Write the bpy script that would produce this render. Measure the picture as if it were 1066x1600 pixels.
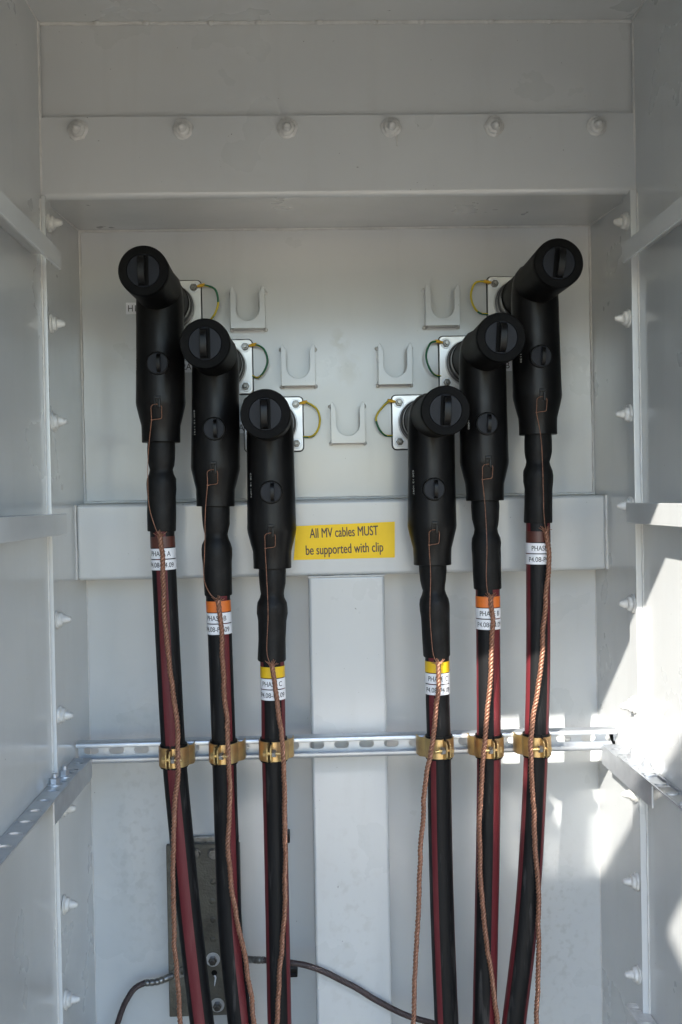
import bpy, bmesh, math, random
from mathutils import Vector, Matrix, noise
random.seed(7)
S = bpy.context.scene
for o in list(bpy.data.objects): bpy.data.objects.remove(o)
COL = S.collection
PI = math.pi

# ------------------------------------------------------------------ camera
FPX, YAW, PIT, ROL = 1635.28, -.0313, -.0119, .0189
CAM = Vector((-.0607, -1.9, 0))
RM = Matrix.Rotation(YAW, 3, 'Z') @ Matrix.Rotation(PIT, 3, 'X') @ Matrix.Rotation(ROL, 3, 'Y')
cd = bpy.data.cameras.new('camera'); cam = bpy.data.objects.new('camera', cd); COL.objects.link(cam)
cx, cy, cz = RM.col[0], RM.col[1], RM.col[2]
m3 = Matrix((cx, cz, -cy)).transposed()
cam.matrix_world = Matrix.Translation(CAM) @ m3.to_4x4()
cd.sensor_fit = 'VERTICAL'; cd.sensor_height = 24.0; cd.lens = FPX / 1600 * 24.0
cd.clip_start = .01; cd.clip_end = 500
S.camera = cam

def P(px, py, y):
    "a point of the photograph carried out to the real depth y at which the thing stands"
    d = RM @ Vector(((px - 533) / FPX, 1, -(py - 800) / FPX))
    return CAM + d * ((y - CAM.y) / d.y)

# ------------------------------------------------------------------ light
SUN = Vector((.68, 1, -.82)).normalized()
w = bpy.data.worlds.new('World'); S.world = w; w.use_nodes = True
nt = w.node_tree; nt.nodes.clear()
sky = nt.nodes.new('ShaderNodeTexSky'); sky.sky_type = 'NISHITA'; sky.sun_disc = False
sky.sun_elevation = math.asin(-SUN.z); sky.sun_rotation = math.atan2(-SUN.x, -SUN.y)
sky.dust_density = .4; sky.ozone_density = 1.6
bg = nt.nodes.new('ShaderNodeBackground'); bg.inputs[1].default_value = .15
wo = nt.nodes.new('ShaderNodeOutputWorld')
nt.links.new(sky.outputs[0], bg.inputs[0]); nt.links.new(bg.outputs[0], wo.inputs[0])
sd = bpy.data.lights.new('sun', 'SUN'); sd.energy = 3.2; sd.angle = math.radians(.5); sd.color = (1, .95, .88)
sun = bpy.data.objects.new('sun', sd); COL.objects.link(sun)
sun.rotation_euler = SUN.to_track_quat('-Z', 'Y').to_euler(); sun.location = (-3, -5, 5)
S.view_settings.view_transform = 'Standard'; S.view_settings.look = 'None'
S.view_settings.gamma = 1; S.view_settings.use_curve_mapping = False
S.view_settings.exposure = 2.1
S.cycles.sample_clamp_indirect = 10
S.cycles.blur_glossy = .15; S.cycles.use_denoising = True; S.cycles.max_bounces = 14; S.cycles.diffuse_bounces = 8
S.cycles.caustics_reflective = True

# ------------------------------------------------------------------ materials
def mat(name, col, rough=.5, metal=0, noise_amt=0, noise_scale=8, col2=None, bump=0, bump_scale=60,
        rough_var=0, spec=.5, stretch=(1, 1, 1), thr=(.4, .7), coat=0, distort=0.0):
    m = bpy.data.materials.new(name); m.use_nodes = True
    n = m.node_tree.nodes; l = m.node_tree.links
    b = n['Principled BSDF']
    b.inputs['Base Color'].default_value = (*col, 1); b.inputs['Roughness'].default_value = rough
    b.inputs['Metallic'].default_value = metal; b.inputs['Specular IOR Level'].default_value = spec
    b.inputs['Coat Weight'].default_value = coat
    tc = n.new('ShaderNodeTexCoord'); mp = n.new('ShaderNodeMapping'); mp.inputs['Scale'].default_value = stretch
    l.new(tc.outputs['Object'], mp.inputs[0])
    if noise_amt or col2:
        nz = n.new('ShaderNodeTexNoise'); nz.inputs['Scale'].default_value = noise_scale; nz.inputs['Detail'].default_value = 6
        nz.inputs['Roughness'].default_value = .6; nz.inputs['Distortion'].default_value = distort
        l.new(mp.outputs[0], nz.inputs[0])
        mr = n.new('ShaderNodeMapRange'); mr.inputs[1].default_value = thr[0]; mr.inputs[2].default_value = thr[1]
        l.new(nz.outputs[0], mr.inputs[0])
        mx = n.new('ShaderNodeMix'); mx.data_type = 'RGBA'
        c2 = col2 or tuple(c * (1 - noise_amt) for c in col)
        mx.inputs[6].default_value = (*col, 1); mx.inputs[7].default_value = (*c2, 1)
        l.new(mr.outputs[0], mx.inputs[0]); l.new(mx.outputs[2], b.inputs['Base Color'])
    if rough_var:
        n2 = n.new('ShaderNodeTexNoise'); n2.inputs['Scale'].default_value = noise_scale * 1.7; n2.inputs['Detail'].default_value = 4
        l.new(mp.outputs[0], n2.inputs[0])
        r2 = n.new('ShaderNodeMapRange'); r2.inputs[1].default_value = .3; r2.inputs[2].default_value = .7
        r2.inputs[3].default_value = max(.05, rough - rough_var); r2.inputs[4].default_value = min(1, rough + rough_var)
        l.new(n2.outputs[0], r2.inputs[0]); l.new(r2.outputs[0], b.inputs['Roughness'])
    if bump:
        n3 = n.new('ShaderNodeTexNoise'); n3.inputs['Scale'].default_value = bump_scale; n3.inputs['Detail'].default_value = 5
        l.new(mp.outputs[0], n3.inputs[0])
        bp = n.new('ShaderNodeBump'); bp.inputs['Strength'].default_value = bump; bp.inputs['Distance'].default_value = .002
        l.new(n3.outputs[0], bp.inputs['Height']); l.new(bp.outputs[0], b.inputs['Normal'])
    return m

def paint_material():
    "light grey gloss paint with faint brush mottling, a few scuffs and specks of grime"
    m = bpy.data.materials.new('grey_paint'); m.use_nodes = True
    n = m.node_tree.nodes; l = m.node_tree.links; b = n['Principled BSDF']
    geo = n.new('ShaderNodeNewGeometry')
    def nz(scale, detail, sc=(1, 1, 1), dist=0):
        mp = n.new('ShaderNodeMapping'); mp.inputs['Scale'].default_value = sc; l.new(geo.outputs['Position'], mp.inputs[0])
        t = n.new('ShaderNodeTexNoise'); t.inputs['Scale'].default_value = scale; t.inputs['Detail'].default_value = detail
        t.inputs['Distortion'].default_value = dist; l.new(mp.outputs[0], t.inputs[0]); return t
    def rng(src, a, c, o0=0, o1=1):
        r = n.new('ShaderNodeMapRange'); r.inputs[1].default_value = a; r.inputs[2].default_value = c
        r.inputs[3].default_value = o0; r.inputs[4].default_value = o1; l.new(src, r.inputs[0]); return r
    def mix(fac, A, B):
        x = n.new('ShaderNodeMix'); x.data_type = 'RGBA'; l.new(fac, x.inputs[0])
        if isinstance(A, tuple): x.inputs[6].default_value = (*A, 1)
        else: l.new(A, x.inputs[6])
        x.inputs[7].default_value = (*B, 1); return x.outputs[2]
    c = mix(rng(nz(3.2, 5).outputs[0], .3, .7).outputs[0], (.52, .53, .52), (.46, .475, .475))
    c = mix(rng(nz(30, 6, (1, 1, .12)).outputs[0], .55, .9, 0, .3).outputs[0], c, (.38, .38, .36))      # vertical run marks
    c = mix(rng(nz(11, 3, (1, 1, 1), .4).outputs[0], .62, .85, 0, .25).outputs[0], c, (.43, .41, .37))   # scuffs
    c = mix(rng(nz(170, 2).outputs[0], .765, .79, 0, .8).outputs[0], c, (.12, .115, .11))                 # specks
    def smudge(c, centre, size, thr, col, amt, sc):      # a mark of its own on the paint: smear of grime round one spot
        sub = n.new('ShaderNodeVectorMath'); sub.operation = 'SUBTRACT'; sub.inputs[1].default_value = centre; l.new(geo.outputs['Position'], sub.inputs[0])
        mul = n.new('ShaderNodeVectorMath'); mul.operation = 'MULTIPLY'; mul.inputs[1].default_value = tuple(1 / q for q in size); l.new(sub.outputs[0], mul.inputs[0])
        ln = n.new('ShaderNodeVectorMath'); ln.operation = 'LENGTH'; l.new(mul.outputs[0], ln.inputs[0])
        fall = rng(ln.outputs['Value'], 1.0, .2)
        add = n.new('ShaderNodeMath'); add.operation = 'MULTIPLY'; l.new(fall.outputs[0], add.inputs[0])
        l.new(rng(nz(sc, 4).outputs[0], thr, thr + .12).outputs[0], add.inputs[1])
        am = n.new('ShaderNodeMath'); am.operation = 'MULTIPLY'; am.inputs[1].default_value = amt; l.new(add.outputs[0], am.inputs[0])
        return mix(am.outputs[0], c, col)
    c = smudge(c, (.002, 0, .285), (.022, .05, .03), .40, (.36, .33, .27), .55, 45)
    c = smudge(c, (.018, 0, .235), (.028, .05, .035), .40, (.36, .33, .27), .55, 38)
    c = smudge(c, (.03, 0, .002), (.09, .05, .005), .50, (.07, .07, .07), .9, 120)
    c = smudge(c, (-.38, 0, -.60), (.07, .05, .35), .50, (.36, .36, .35), .4, 60)
    c = smudge(c, (.38, 0, -.80), (.09, .05, .25), .52, (.34, .33, .31), .4, 70)
    c = smudge(c, (0, -.08, -.75), (.07, .05, .30), .53, (.38, .37, .35), .4, 50)
    l.new(c, b.inputs['Base Color'])
    l.new(rng(nz(6, 5).outputs[0], .3, .7, .24, .44).outputs[0], b.inputs['Roughness'])
    b.inputs['Specular IOR Level'].default_value = .4
    b.inputs['Coat Weight'].default_value = .9; b.inputs['Coat Roughness'].default_value = .16
    n1, n2 = nz(9, 2), nz(160, 3)
    bp = n.new('ShaderNodeBump'); bp.inputs['Strength'].default_value = .10; bp.inputs['Distance'].default_value = .006
    l.new(n1.outputs[0], bp.inputs['Height'])
    b3 = n.new('ShaderNodeBump'); b3.inputs['Strength'].default_value = .09; b3.inputs['Distance'].default_value = .004
    l.new(n1.outputs[0], b3.inputs['Height']); l.new(b3.outputs[0], b.inputs['Coat Normal'])
    b2 = n.new('ShaderNodeBump'); b2.inputs['Strength'].default_value = .08; b2.inputs['Distance'].default_value = .001
    l.new(n2.outputs[0], b2.inputs['Height']); l.new(bp.outputs[0], b2.inputs['Normal']); l.new(b2.outputs[0], b.inputs['Normal'])
    return m

M = dict(
    paint=paint_material(),
    bead=mat('seam_paint', (.56, .555, .53), .35, noise_amt=.2, noise_scale=40, bump=.5, bump_scale=120),
    cap=mat('thick_paint', (.58, .575, .55), .4, noise_amt=.25, noise_scale=70, bump=.7, bump_scale=150),
    rubber=mat('black_rubber', (.0038, .0038, .0042), .34, noise_amt=0, col2=(.008, .0075, .007), noise_scale=25, bump=.12, bump_scale=90, rough_var=.05, spec=.2),
    cap_rubber=mat('cap_rubber', (.0035, .0035, .0038), .5, col2=(.007, .0068, .0065), noise_scale=30, bump=.15, bump_scale=120, spec=.06),
    plug=mat('plug_rubber', (.006, .0075, .012), .42, col2=(.010, .011, .016), noise_scale=60, bump=.1, spec=.18),
    sleeve=mat('shrink_sleeve', (.006, .006, .006), .5, col2=(.013, .0125, .012), noise_scale=60, thr=(.5, .8), bump=.35, bump_scale=70, spec=.2),
    black=mat('cable_black', (.006, .006, .0065), .5, col2=(.07, .066, .062), noise_scale=90, thr=(.57, .8), bump=.4, bump_scale=200, stretch=(1, 1, .10), spec=.22),
    red=mat('cable_red', (.11, .013, .017), .5, col2=(.16, .045, .045), noise_scale=45, thr=(.5, .85), bump=.4, bump_scale=200, stretch=(1, 1, .15), spec=.35),
    brown=mat('brown_tape', (.09, .026, .017), .4, noise_amt=.3, noise_scale=50),
    orange=mat('orange_tape', (.72, .17, .025), .4, noise_amt=.15, noise_scale=50),
    yellow=mat('yellow_tape', (.75, .47, .012), .4, noise_amt=.15, noise_scale=50),
    white=mat('white_label', (.80, .80, .82), .4, noise_amt=.1, noise_scale=50),
    ink=mat('ink', (.02, .02, .02), .5),
    brownink=mat('sign_ink', (.07, .028, .012), .5),
    whiteink=mat('white_ink', (.45, .45, .42), .6),
    sign=mat('yellow_sign', (.93, .60, .004), .36, col2=(.86, .54, .004), noise_scale=14, bump=.08, spec=.25),
    copper=mat('copper', (.38, .19, .12), .45, .5, col2=(.14, .065, .04), noise_scale=260, rough_var=.1, thr=(.35, .75)),
    zinc=mat('zinc_steel', (.56, .585, .61), .40, .75, col2=(.47, .49, .52), noise_scale=22, rough_var=.08, bump=.08),
    stainless=mat('stainless', (.50, .50, .50), .36, 1, col2=(.45, .45, .45), noise_scale=9, rough_var=.04),
    nut=mat('nut_steel', (.20, .195, .185), .28, 1, noise_amt=.4, noise_scale=150, bump=.2),
    gold=mat('gold_passivated', (.68, .50, .22), .38, .8, col2=(.50, .30, .15), noise_scale=30, thr=(.42, .66), rough_var=.08),
    gold_brown=mat('gold_brown', (.52, .29, .13), .36, .8, col2=(.62, .42, .16), noise_scale=30, thr=(.40, .66), rough_var=.08),
    collar=mat('grey_collar', (.10, .10, .10), .32, .5, noise_amt=.3, noise_scale=60),
    tinned=mat('tinned_lug', (.30, .30, .29), .38, .9, col2=(.12, .12, .115), noise_scale=80, bump=.4),
    earthbar=mat('dull_plate', (.15, .145, .125), .45, .7, col2=(.085, .082, .072), noise_scale=25, rough_var=.1, bump=.5, bump_scale=300),
    green=mat('green_sheath', (.015, .13, .06), .4),
    yel=mat('yellow_sheath', (.62, .48, .03), .4),
    lug=mat('yellow_lug', (.75, .43, .03), .4),
    brownwire=mat('dark_sheath', (.045, .028, .028), .45, noise_amt=.4, noise_scale=90, bump=.5, bump_scale=300),
    ground=mat('sand', (.37, .295, .205), .9, col2=(.28, .225, .16), noise_scale=1.5, bump=.6, bump_scale=12),
)

# ------------------------------------------------------------------ mesh helpers
def link(name, bm, m, parent=None, smooth=35):
    me = bpy.data.meshes.new(name)
    bmesh.ops.recalc_face_normals(bm, faces=bm.faces)
    bm.to_mesh(me); bm.free()
    ms = m if isinstance(m, (list, tuple)) else [m]
    for k in ms: me.materials.append(M[k])
    if smooth:
        for p in me.polygons: p.use_smooth = True
        me.set_sharp_from_angle(angle=math.radians(smooth))
    o = bpy.data.objects.new(name, me); COL.objects.link(o)
    if parent is not None: o.parent = parent
    if 0 < smooth < 60:
        wn = o.modifiers.new('weighted_normals', 'WEIGHTED_NORMAL'); wn.keep_sharp = True; wn.weight = 60
    return o

def tag(o, label=None, cat=None, group=None, kind=None):
    if label: o['label'] = label
    if cat: o['category'] = cat
    if group: o['group'] = group
    if kind: o['kind'] = kind
    return o

def thing(name, label, cat, loc=(0, 0, 0), group=None):
    o = bpy.data.objects.new(name, None); o.empty_display_size = .02; COL.objects.link(o); o.location = loc
    return tag(o, label, cat, group)

def box(bm, a, b, bev=0, seg=2):
    x0, y0, z0 = [min(p, q) for p, q in zip(a, b)]; x1, y1, z1 = [max(p, q) for p, q in zip(a, b)]
    r = bmesh.ops.create_cube(bm, size=1)
    vs = r['verts']
    for v in vs:
        v.co = Vector(((x0 + x1) / 2 + v.co.x * (x1 - x0), (y0 + y1) / 2 + v.co.y * (y1 - y0), (z0 + z1) / 2 + v.co.z * (z1 - z0)))
    if bev:
        es = {e for v in vs for e in v.link_edges}
        bmesh.ops.bevel(bm, geom=list(es), offset=bev, segments=seg, affect='EDGES', profile=.5)

def boxm(a, b, bev=0, seg=2):
    bm = bmesh.new(); box(bm, a, b, bev, seg); return bm

def lathe(bm, prof, origin=(0, 0, 0), axis=(0, 0, 1), n=32, wob=0, mat_i=0, seed=0):
    "prof: list of (distance along axis, radius)"
    ax = Vector(axis).normalized(); q = Vector((0, 0, 1)).rotation_difference(ax); O = Vector(origin)
    rings = []
    for t, r in prof:
        if r < 1e-6: rings.append([bm.verts.new(O + ax * t)]); continue
        ring = []
        for i in range(n):
            a = 2 * PI * i / n
            p = Vector((math.cos(a), math.sin(a), 0))
            rr = r * (1 + (wob * noise.noise(Vector((p.x * 2 + seed * 9.1, p.y * 2, t * 160))) if wob else 0))
            ring.append(bm.verts.new(O + q @ Vector((p.x * rr, p.y * rr, t))))
        rings.append(ring)
    for A, B in zip(rings, rings[1:]):
        if len(A) == 1 and len(B) == 1: continue
        for i in range(n):
            j = (i + 1) % n
            if len(A) == 1: f = bm.faces.new((A[0], B[j], B[i]))
            elif len(B) == 1: f = bm.faces.new((A[i], A[j], B[0]))
            else: f = bm.faces.new((A[i], A[j], B[j], B[i]))
            f.material_index = mat_i
    for R_ in (rings[0], rings[-1]):
        if len(R_) > 1:
            f = bm.faces.new(R_); f.material_index = mat_i

def lathem(*a, **k):
    bm = bmesh.new(); lathe(bm, *a, **k); return bm

def spline(pts, step=.006):
    "Catmull-Rom through pts, sampled about every step metres"
    pts = [Vector(p) for p in pts]; out = []
    ext = [pts[0] * 2 - pts[1]] + pts + [pts[-1] * 2 - pts[-2]]
    for i in range(1, len(ext) - 2):
        p0, p1, p2, p3 = ext[i - 1:i + 3]
        k = max(2, int((p2 - p1).length / step))
        for s in range(k):
            t = s / k
            out.append(.5 * ((2 * p1) + (p2 - p0) * t + (2 * p0 - 5 * p1 + 4 * p2 - p3) * t * t + (3 * p1 - p0 - 3 * p2 + p3) * t ** 3))
    out.append(pts[-1]); return out

def tube(bm, path, r, n=12, matf=None, ref=Vector((0, -1, 0)), caps=True):
    "r a number or function of arclength; matf(angle, s) gives the material slot; angle 0 faces ref"
    rings = []; s = 0
    L = sum((b - a).length for a, b in zip(path, path[1:]))
    for i, p in enumerate(path):
        if i: s += (p - path[i - 1]).length
        t = (path[min(i + 1, len(path) - 1)] - path[max(i - 1, 0)]).normalized()
        u = (ref - t * ref.dot(t))
        if u.length < 1e-4: u = Vector((1, 0, 0)) - t * t.x
        u.normalize(); v = t.cross(u)
        rr = r(s, L) if callable(r) else r
        rings.append(([bm.verts.new(p + (u * math.cos(2 * PI * k / n) + v * math.sin(2 * PI * k / n)) * rr) for k in range(n)], s))
    for (A, s0), (B, _) in zip(rings, rings[1:]):
        for k in range(n):
            j = (k + 1) % n
            f = bm.faces.new((A[k], A[j], B[j], B[k]))
            if matf: f.material_index = matf(-(k + .5) / n * 360, s0 / L)
    if caps:
        bm.faces.new(rings[0][0]); bm.faces.new(rings[-1][0])

def cord(bm, path, r=.0024, strands=3, off=.0019, pitch=.017, n=6, frays=0, ph0=0):
    "twisted / braided cord: helical strands round the path"
    fine = spline(path, .0028)
    fine = [p + Vector((noise.noise(p * 26 + Vector((ph0 * 7, 0, 0))) * .0022 + noise.noise(p * 90 + Vector((ph0, 3, 0))) * .0007, noise.noise(p * 30) * .0008, 0)) * min(1, i / 8) for i, p in enumerate(fine)]
    L = [0]
    for a, b in zip(fine, fine[1:]): L.append(L[-1] + (b - a).length)
    for k in range(strands):
        ph = 2 * PI * k / strands + ph0; out = []
        for i, p in enumerate(fine):
            t = (fine[min(i + 1, len(fine) - 1)] - fine[max(i - 1, 0)]).normalized()
            u = Vector((0, -1, 0)); u = (u - t * u.dot(t)).normalized(); v = t.cross(u)
            a = ph + 2 * PI * L[i] / pitch
            out.append(p + (u * math.cos(a) + v * math.sin(a)) * off)
        tube(bm, out, r, n)

def shape(outer, holes=(), thick=.003, bevel=0, plane='xz'):
    "plate cut from an outline with holes; built in (u, v), standing in the xz plane with its front at y=0 and back at y=thick"
    cu = bpy.data.curves.new('tmp', 'CURVE'); cu.dimensions = '2D'; cu.fill_mode = 'BOTH'
    for loop in [outer, *holes]:
        sp = cu.splines.new('POLY'); sp.points.add(len(loop) - 1)
        for p, (u, v) in zip(sp.points, loop): p.co = (u, v, 0, 1)
        sp.use_cyclic_u = True
    cu.extrude = thick / 2 - bevel; cu.bevel_depth = bevel; cu.bevel_resolution = 2; cu.offset = -bevel
    return curve_bm(cu, plane, thick)

def curve_bm(cu, plane='xz', thick=0):
    ob = bpy.data.objects.new('tmp', cu); COL.objects.link(ob)
    dg = bpy.context.evaluated_depsgraph_get(); me = bpy.data.meshes.new_from_object(ob.evaluated_get(dg))
    bpy.data.objects.remove(ob); bpy.data.curves.remove(cu)
    bm = bmesh.new(); bm.from_mesh(me); bpy.data.meshes.remove(me)
    for v in bm.verts:
        x, y, z = v.co
        v.co = (x, thick / 2 - z, y) if plane == 'xz' else ((x, y, z) if plane == 'xy' else (z, x, y))
    bmesh.ops.remove_doubles(bm, verts=bm.verts, dist=1e-6)
    return bm

OFFS = 0.0
def text_bm(s, width=None, cap=.01, align='CENTER', depth=.0002, bold=0):
    cu = bpy.data.curves.new('t', 'FONT'); cu.body = s; cu.size = 1; cu.align_x = 'CENTER'; cu.extrude = .001; cu.offset = OFFS
    bm = curve_bm(cu)
    xs = [v.co.x for v in bm.verts]; wd = max(xs) - min(xs); x0 = (max(xs) + min(xs)) / 2
    ky = cap / .682; kx = (width / wd) if width else ky
    for v in bm.verts: v.co = Vector(((v.co.x - x0) * kx, v.co.y * (depth / .002), (v.co.z - .341) * ky))
    if bold:
        cps = []
        for k, (dx, dz) in enumerate(((1, 0), (-1, 0), (0, .6), (0, -.6))):
            c = bm.copy(); move(c, (dx * bold, (k + 1) * 3e-5, dz * bold)); cps.append(c)
        bm = join(bm, *cps)
    return bm

def capsule(cx_, cz_, w_, h_, n=8, vert=False):
    if vert: w_, h_ = h_, w_
    r = h_ / 2; pts = []
    for s, a0 in ((1, -90), (-1, 90)):
        for i in range(n + 1):
            a = math.radians(a0 + 180 * i / n)
            pts.append((s * (w_ / 2 - r) + r * math.cos(a), r * math.sin(a)))
    if vert: pts = [(v, u) for u, v in pts]
    return [(cx_ + u, cz_ + v) for u, v in pts]

def rrect(x0, z0, x1, z1, r, n=5):
    pts = []
    for cx_, cz_, a0 in ((x1 - r, z1 - r, 0), (x0 + r, z1 - r, 90), (x0 + r, z0 + r, 180), (x1 - r, z0 + r, 270)):
        for i in range(n + 1):
            a = math.radians(a0 + 90 * i / n); pts.append((cx_ + r * math.cos(a), cz_ + r * math.sin(a)))
    return pts

def move(bm, v): bmesh.ops.translate(bm, verts=bm.verts, vec=Vector(v)); return bm
def join(*bms):
    out = bmesh.new()
    for b in bms:
        me = bpy.data.meshes.new('j'); b.to_mesh(me); b.free(); out.from_mesh(me); bpy.data.meshes.remove(me)
    return out

# ------------------------------------------------------------------ setting
GZ = -1.3
bm = bmesh.new(); bmesh.ops.create_grid(bm, x_segments=2, y_segments=2, size=150); move(bm, (0, 0, GZ))
tag(link('ground', bm, 'ground', smooth=0), kind='structure')

# ------------------------------------------------------------------ the cabinet
W, YF, YO = .463, -.265, -1.08          # half width, flange depth, depth of the front opening
ZC, ZS, ZB = .745, .492, -1.22          # ceiling, soffit, bottom
cab = thing('steel_cabinet', 'open grey painted steel cabinet around the black connectors and cables', 'cabinet', (0, 0, ZB))
def cpart(name, bm, m='paint', **k):
    move(bm, (0, 0, -ZB)); return link(name, bm, m, cab, **k)
cpart('back_panel', boxm((-W - .008, 0, ZB), (W + .008, .008, ZC + .2)))
for s in (-1, 1):
    cpart('side_wall', boxm((s * W, YO, ZB), (s * (W + .008), -.001, ZC)))
cpart('ceiling', boxm((-W - .008, YO, ZC), (W + .008, -.0005, ZC + .008)))
cpart('front_lintel', boxm((-W + .0005, YO, .48), (W - .0005, YO + .008, ZC - .0005)))
# stepped head: recessed upper panel, bolted lip plate with rolled lower edge, sloping soffit
cpart('upper_panel', boxm((-W + .0005, YF + .005, .58), (W - .0005, YF + .011, ZC - .0005)))
bm = bmesh.new()
prof = [(YF - .003, .597)]
R_ = .009
zb = .472
for i in range(9):
    a = math.radians(180 + 90 * i / 8); prof.append((YF - .003 + R_ + R_ * math.cos(a), zb + R_ + R_ * math.sin(a)))
prof += [(-.0005, ZS)]
prof2 = [(y + .004, z + .006) for y, z in prof[1:]]
loop = prof + [(-.0005, ZS + .006)] + [(YF + .014, zb + .014), (YF + .0045, .52), (YF + .0045, .597)]
for s in (-1, 1): pass
L_ = [[bm.verts.new((x, y, z)) for y, z in loop] for x in (-W + .001, W - .001)]
for i in range(len(loop)):
    j = (i + 1) % len(loop); bm.faces.new((L_[0][i], L_[0][j], L_[1][j], L_[1][i]))
cpart('lip_plate', bm, smooth=50)

def bead(name, pts, r=.0026, seed=0, m='bead', step=.006, amp=.35):
    path = spline(pts, step); bm = bmesh.new()
    path = [p + Vector((noise.noise(p * 30 + Vector((seed, 0, 0))), 0, noise.noise(p * 30 + Vector((0, seed, 3))))) * .0006 for p in path]
    tube(bm, path, lambda s, L: r * (1 + amp * noise.noise(Vector((s * 60, seed * 3.3, 0))) + amp * noise.noise(Vector((s * 14, seed, 5)))), 8)
    return cpart(name, bm, m, smooth=80)
k = 0
for pts, r in [
    ([(-W, YF + .004, ZC - .001), (W, YF + .004, ZC - .001)], .0032),
    ([(-W, YF - .001, ZC), (-W, YF - .001, .47)], .0034), ([(W, YF - .001, ZC), (W, YF - .001, .47)], .0030),
    ([(-W, 0, ZS - .001), (W, 0, ZS - .001)], .0026),
    ([(-W, 0, ZS), (-W, 0, 0)], .0032), ([(W, 0, ZS), (W, 0, 0)], .0034),
    ([(-W, -.265, .475), (-W, 0, ZS)], .0028), ([(W, -.265, .475), (W, 0, ZS)], .0028),
    ([(-W, 0, -.135), (-W, 0, ZB)], .0016), ([(W, 0, -.135), (W, 0, ZB)], .0016),
    ([(-W, -.004, .003), (W, -.004, .003)], .0024),
    ([(-W, YO, ZC), (-W, YF, ZC)], .0022), ([(W, YO, ZC), (W, YF, ZC)], .0022),
    ([(W - .001, -.08, -.001), (W - .001, -.08, -.13)], .0034), ([(-W + .001, -.08, -.001), (-W + .001, -.08, -.13)], .0022),
    ([(-.0635, -.0795, -.1335), (.0705, -.0795, -.1335)], .0022),
    ]:
    bead('weld_seam', pts, r, k); k += 1
# small runs and blobs of sealant on the top seam
for x in (-.37, -.29, -.20, -.115, -.03, .06, .14, .24, .34):
    bm = bmesh.new(); bmesh.ops.create_uvsphere(bm, u_segments=10, v_segments=6, radius=.004)
    for v in bm.verts: v.co.x *= 1.6
    move(bm, (x + random.uniform(-.01, .01), YF + .002, ZC - .002)); cpart('sealant_blob', bm, 'bead', smooth=80)

# cross beam and post (pressed channels)
bm = boxm((-W + .001, -.08, -.132), (W - .001, -.0005, .0), .007, 3); cpart('cross_beam', bm)
bm = boxm((-.063, -.0795, ZB), (.070, -.001, -.1325), .006, 3); cpart('centre_post', bm)

# bolted side strips
for s in (-1, 1):
    t = .0075 if s < 0 else .0115
    for z0, z1 in ((-.044, .476), (ZB, -.0445)):
        cpart('side_strip', boxm((s * (W - .0005), -.274, z0), (s * (W - t), -.236, z1), .0015, 2))
    bead('weld_seam', [(s * W, -.275, .47), (s * W, -.275, ZB)], .002, 20 + s)

CAP = [(0, .0150), (.0030, .0155), (.0045, .0135), (.005, .0120), (.0085, .0118), (.0105, .0100), (.0115, .0072), (.0165, .0066), (.0185, .0055), (.022, .0046), (.024, .0028), (.0245, 0)]
def cap_bolt(p, ax, seed, k=1.0):
    c = cpart('bolt_cap', lathem([(a * k, b * k) for a, b in CAP], p, ax, 20, wob=.16, seed=seed), 'cap', smooth=45)
    return c
for i in range(6):
    cap_bolt((-.404 + .1612 * i, YF - .0028, .577), (.03 * random.uniform(-1, 1), -1, -.12), i)
bead('paint_run', [(.087, YF - .0035, .567), (.0885, YF - .0035, .555), (.0885, YF - .0035, .548)], .0013, 40, 'bead')
for i, z in enumerate((.438, .282, .129, -.179, -.328, -.474, -.625, -.775, -.93)):
    cap_bolt((-W + .0072, -.256, z), (1, random.uniform(-.1, .1), random.uniform(-.08, .05)), 10 + i, .95)
for i, z in enumerate((.431, .278, .128, -.018, -.174, -.336, -.477, -.617, -.766, -.92)):
    cap_bolt((W - .0112, -.256, z), (-1, random.uniform(-.1, .1), random.uniform(-.08, .05)), 30 + i, .95)

# side stiffeners: angle bars with a web back to the wall
for s in (-1, 1):
    for z0, z1 in ((.349, .377), (-.044, -.013)):
        b1 = boxm((s * .42, -1.04, z0), (s * .425, -.33, z1), .0012, 2)
        b2 = boxm((s * .4252, -1.04, z1 - .005), (s * (W - .0005), -.33, z1 - .0005))
        cpart('side_stiffener', join(b1, b2))

# U-shaped cradles
def cradle(px, py):
    c = P(px, py, -.03)
    w2, h2 = .0305, .037; ri = .021; zc = c.z - .006
    pts = [(-w2, -h2), (w2, -h2), (w2, h2 - .003), (w2 - .0035, h2), (w2 - .0095, h2 - .012)]
    pts = [(x, z) for x, z in pts]
    for i in range(15):
        a = -PI * i / 14; pts.append((ri * math.cos(a), -.003 + ri * math.sin(a)))
    pts += [(-w2 + .0095, h2 - .012), (-w2 + .0035, h2), (-w2, h2 - .003)]
    face = move(shape(pts, thick=.003, bevel=.0006), (c.x, -.03, c.z))
    bits = [face]
    for s in (-1, 1):
        bits.append(boxm((c.x + s * (w2 - .0002), -.0268, c.z - h2 + .0015), (c.x + s * (w2 - .003), -.0003, c.z + h2 - .006)))
    bits.append(boxm((c.x - w2 + .004, -.0268, c.z - h2 + .0005), (c.x + w2 - .004, -.0003, c.z - h2 + .0032)))
    o = cpart('cradle', join(*bits), smooth=30)
    for sx in (-1, 1):
        for z in (-h2 + .001, h2 - .006):
            b = bmesh.new(); bmesh.ops.create_uvsphere(b, u_segments=10, v_segments=6, radius=.0042)
            for v in b.verts: v.co.y *= .5
            move(b, (c.x + sx * w2, -.001, c.z + z)); cpart('weld_dab', b, 'bead', smooth=80)
for c in ((387, 480), (466, 570), (544, 660), (618, 568), (692, 476)): cradle(*c)

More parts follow.
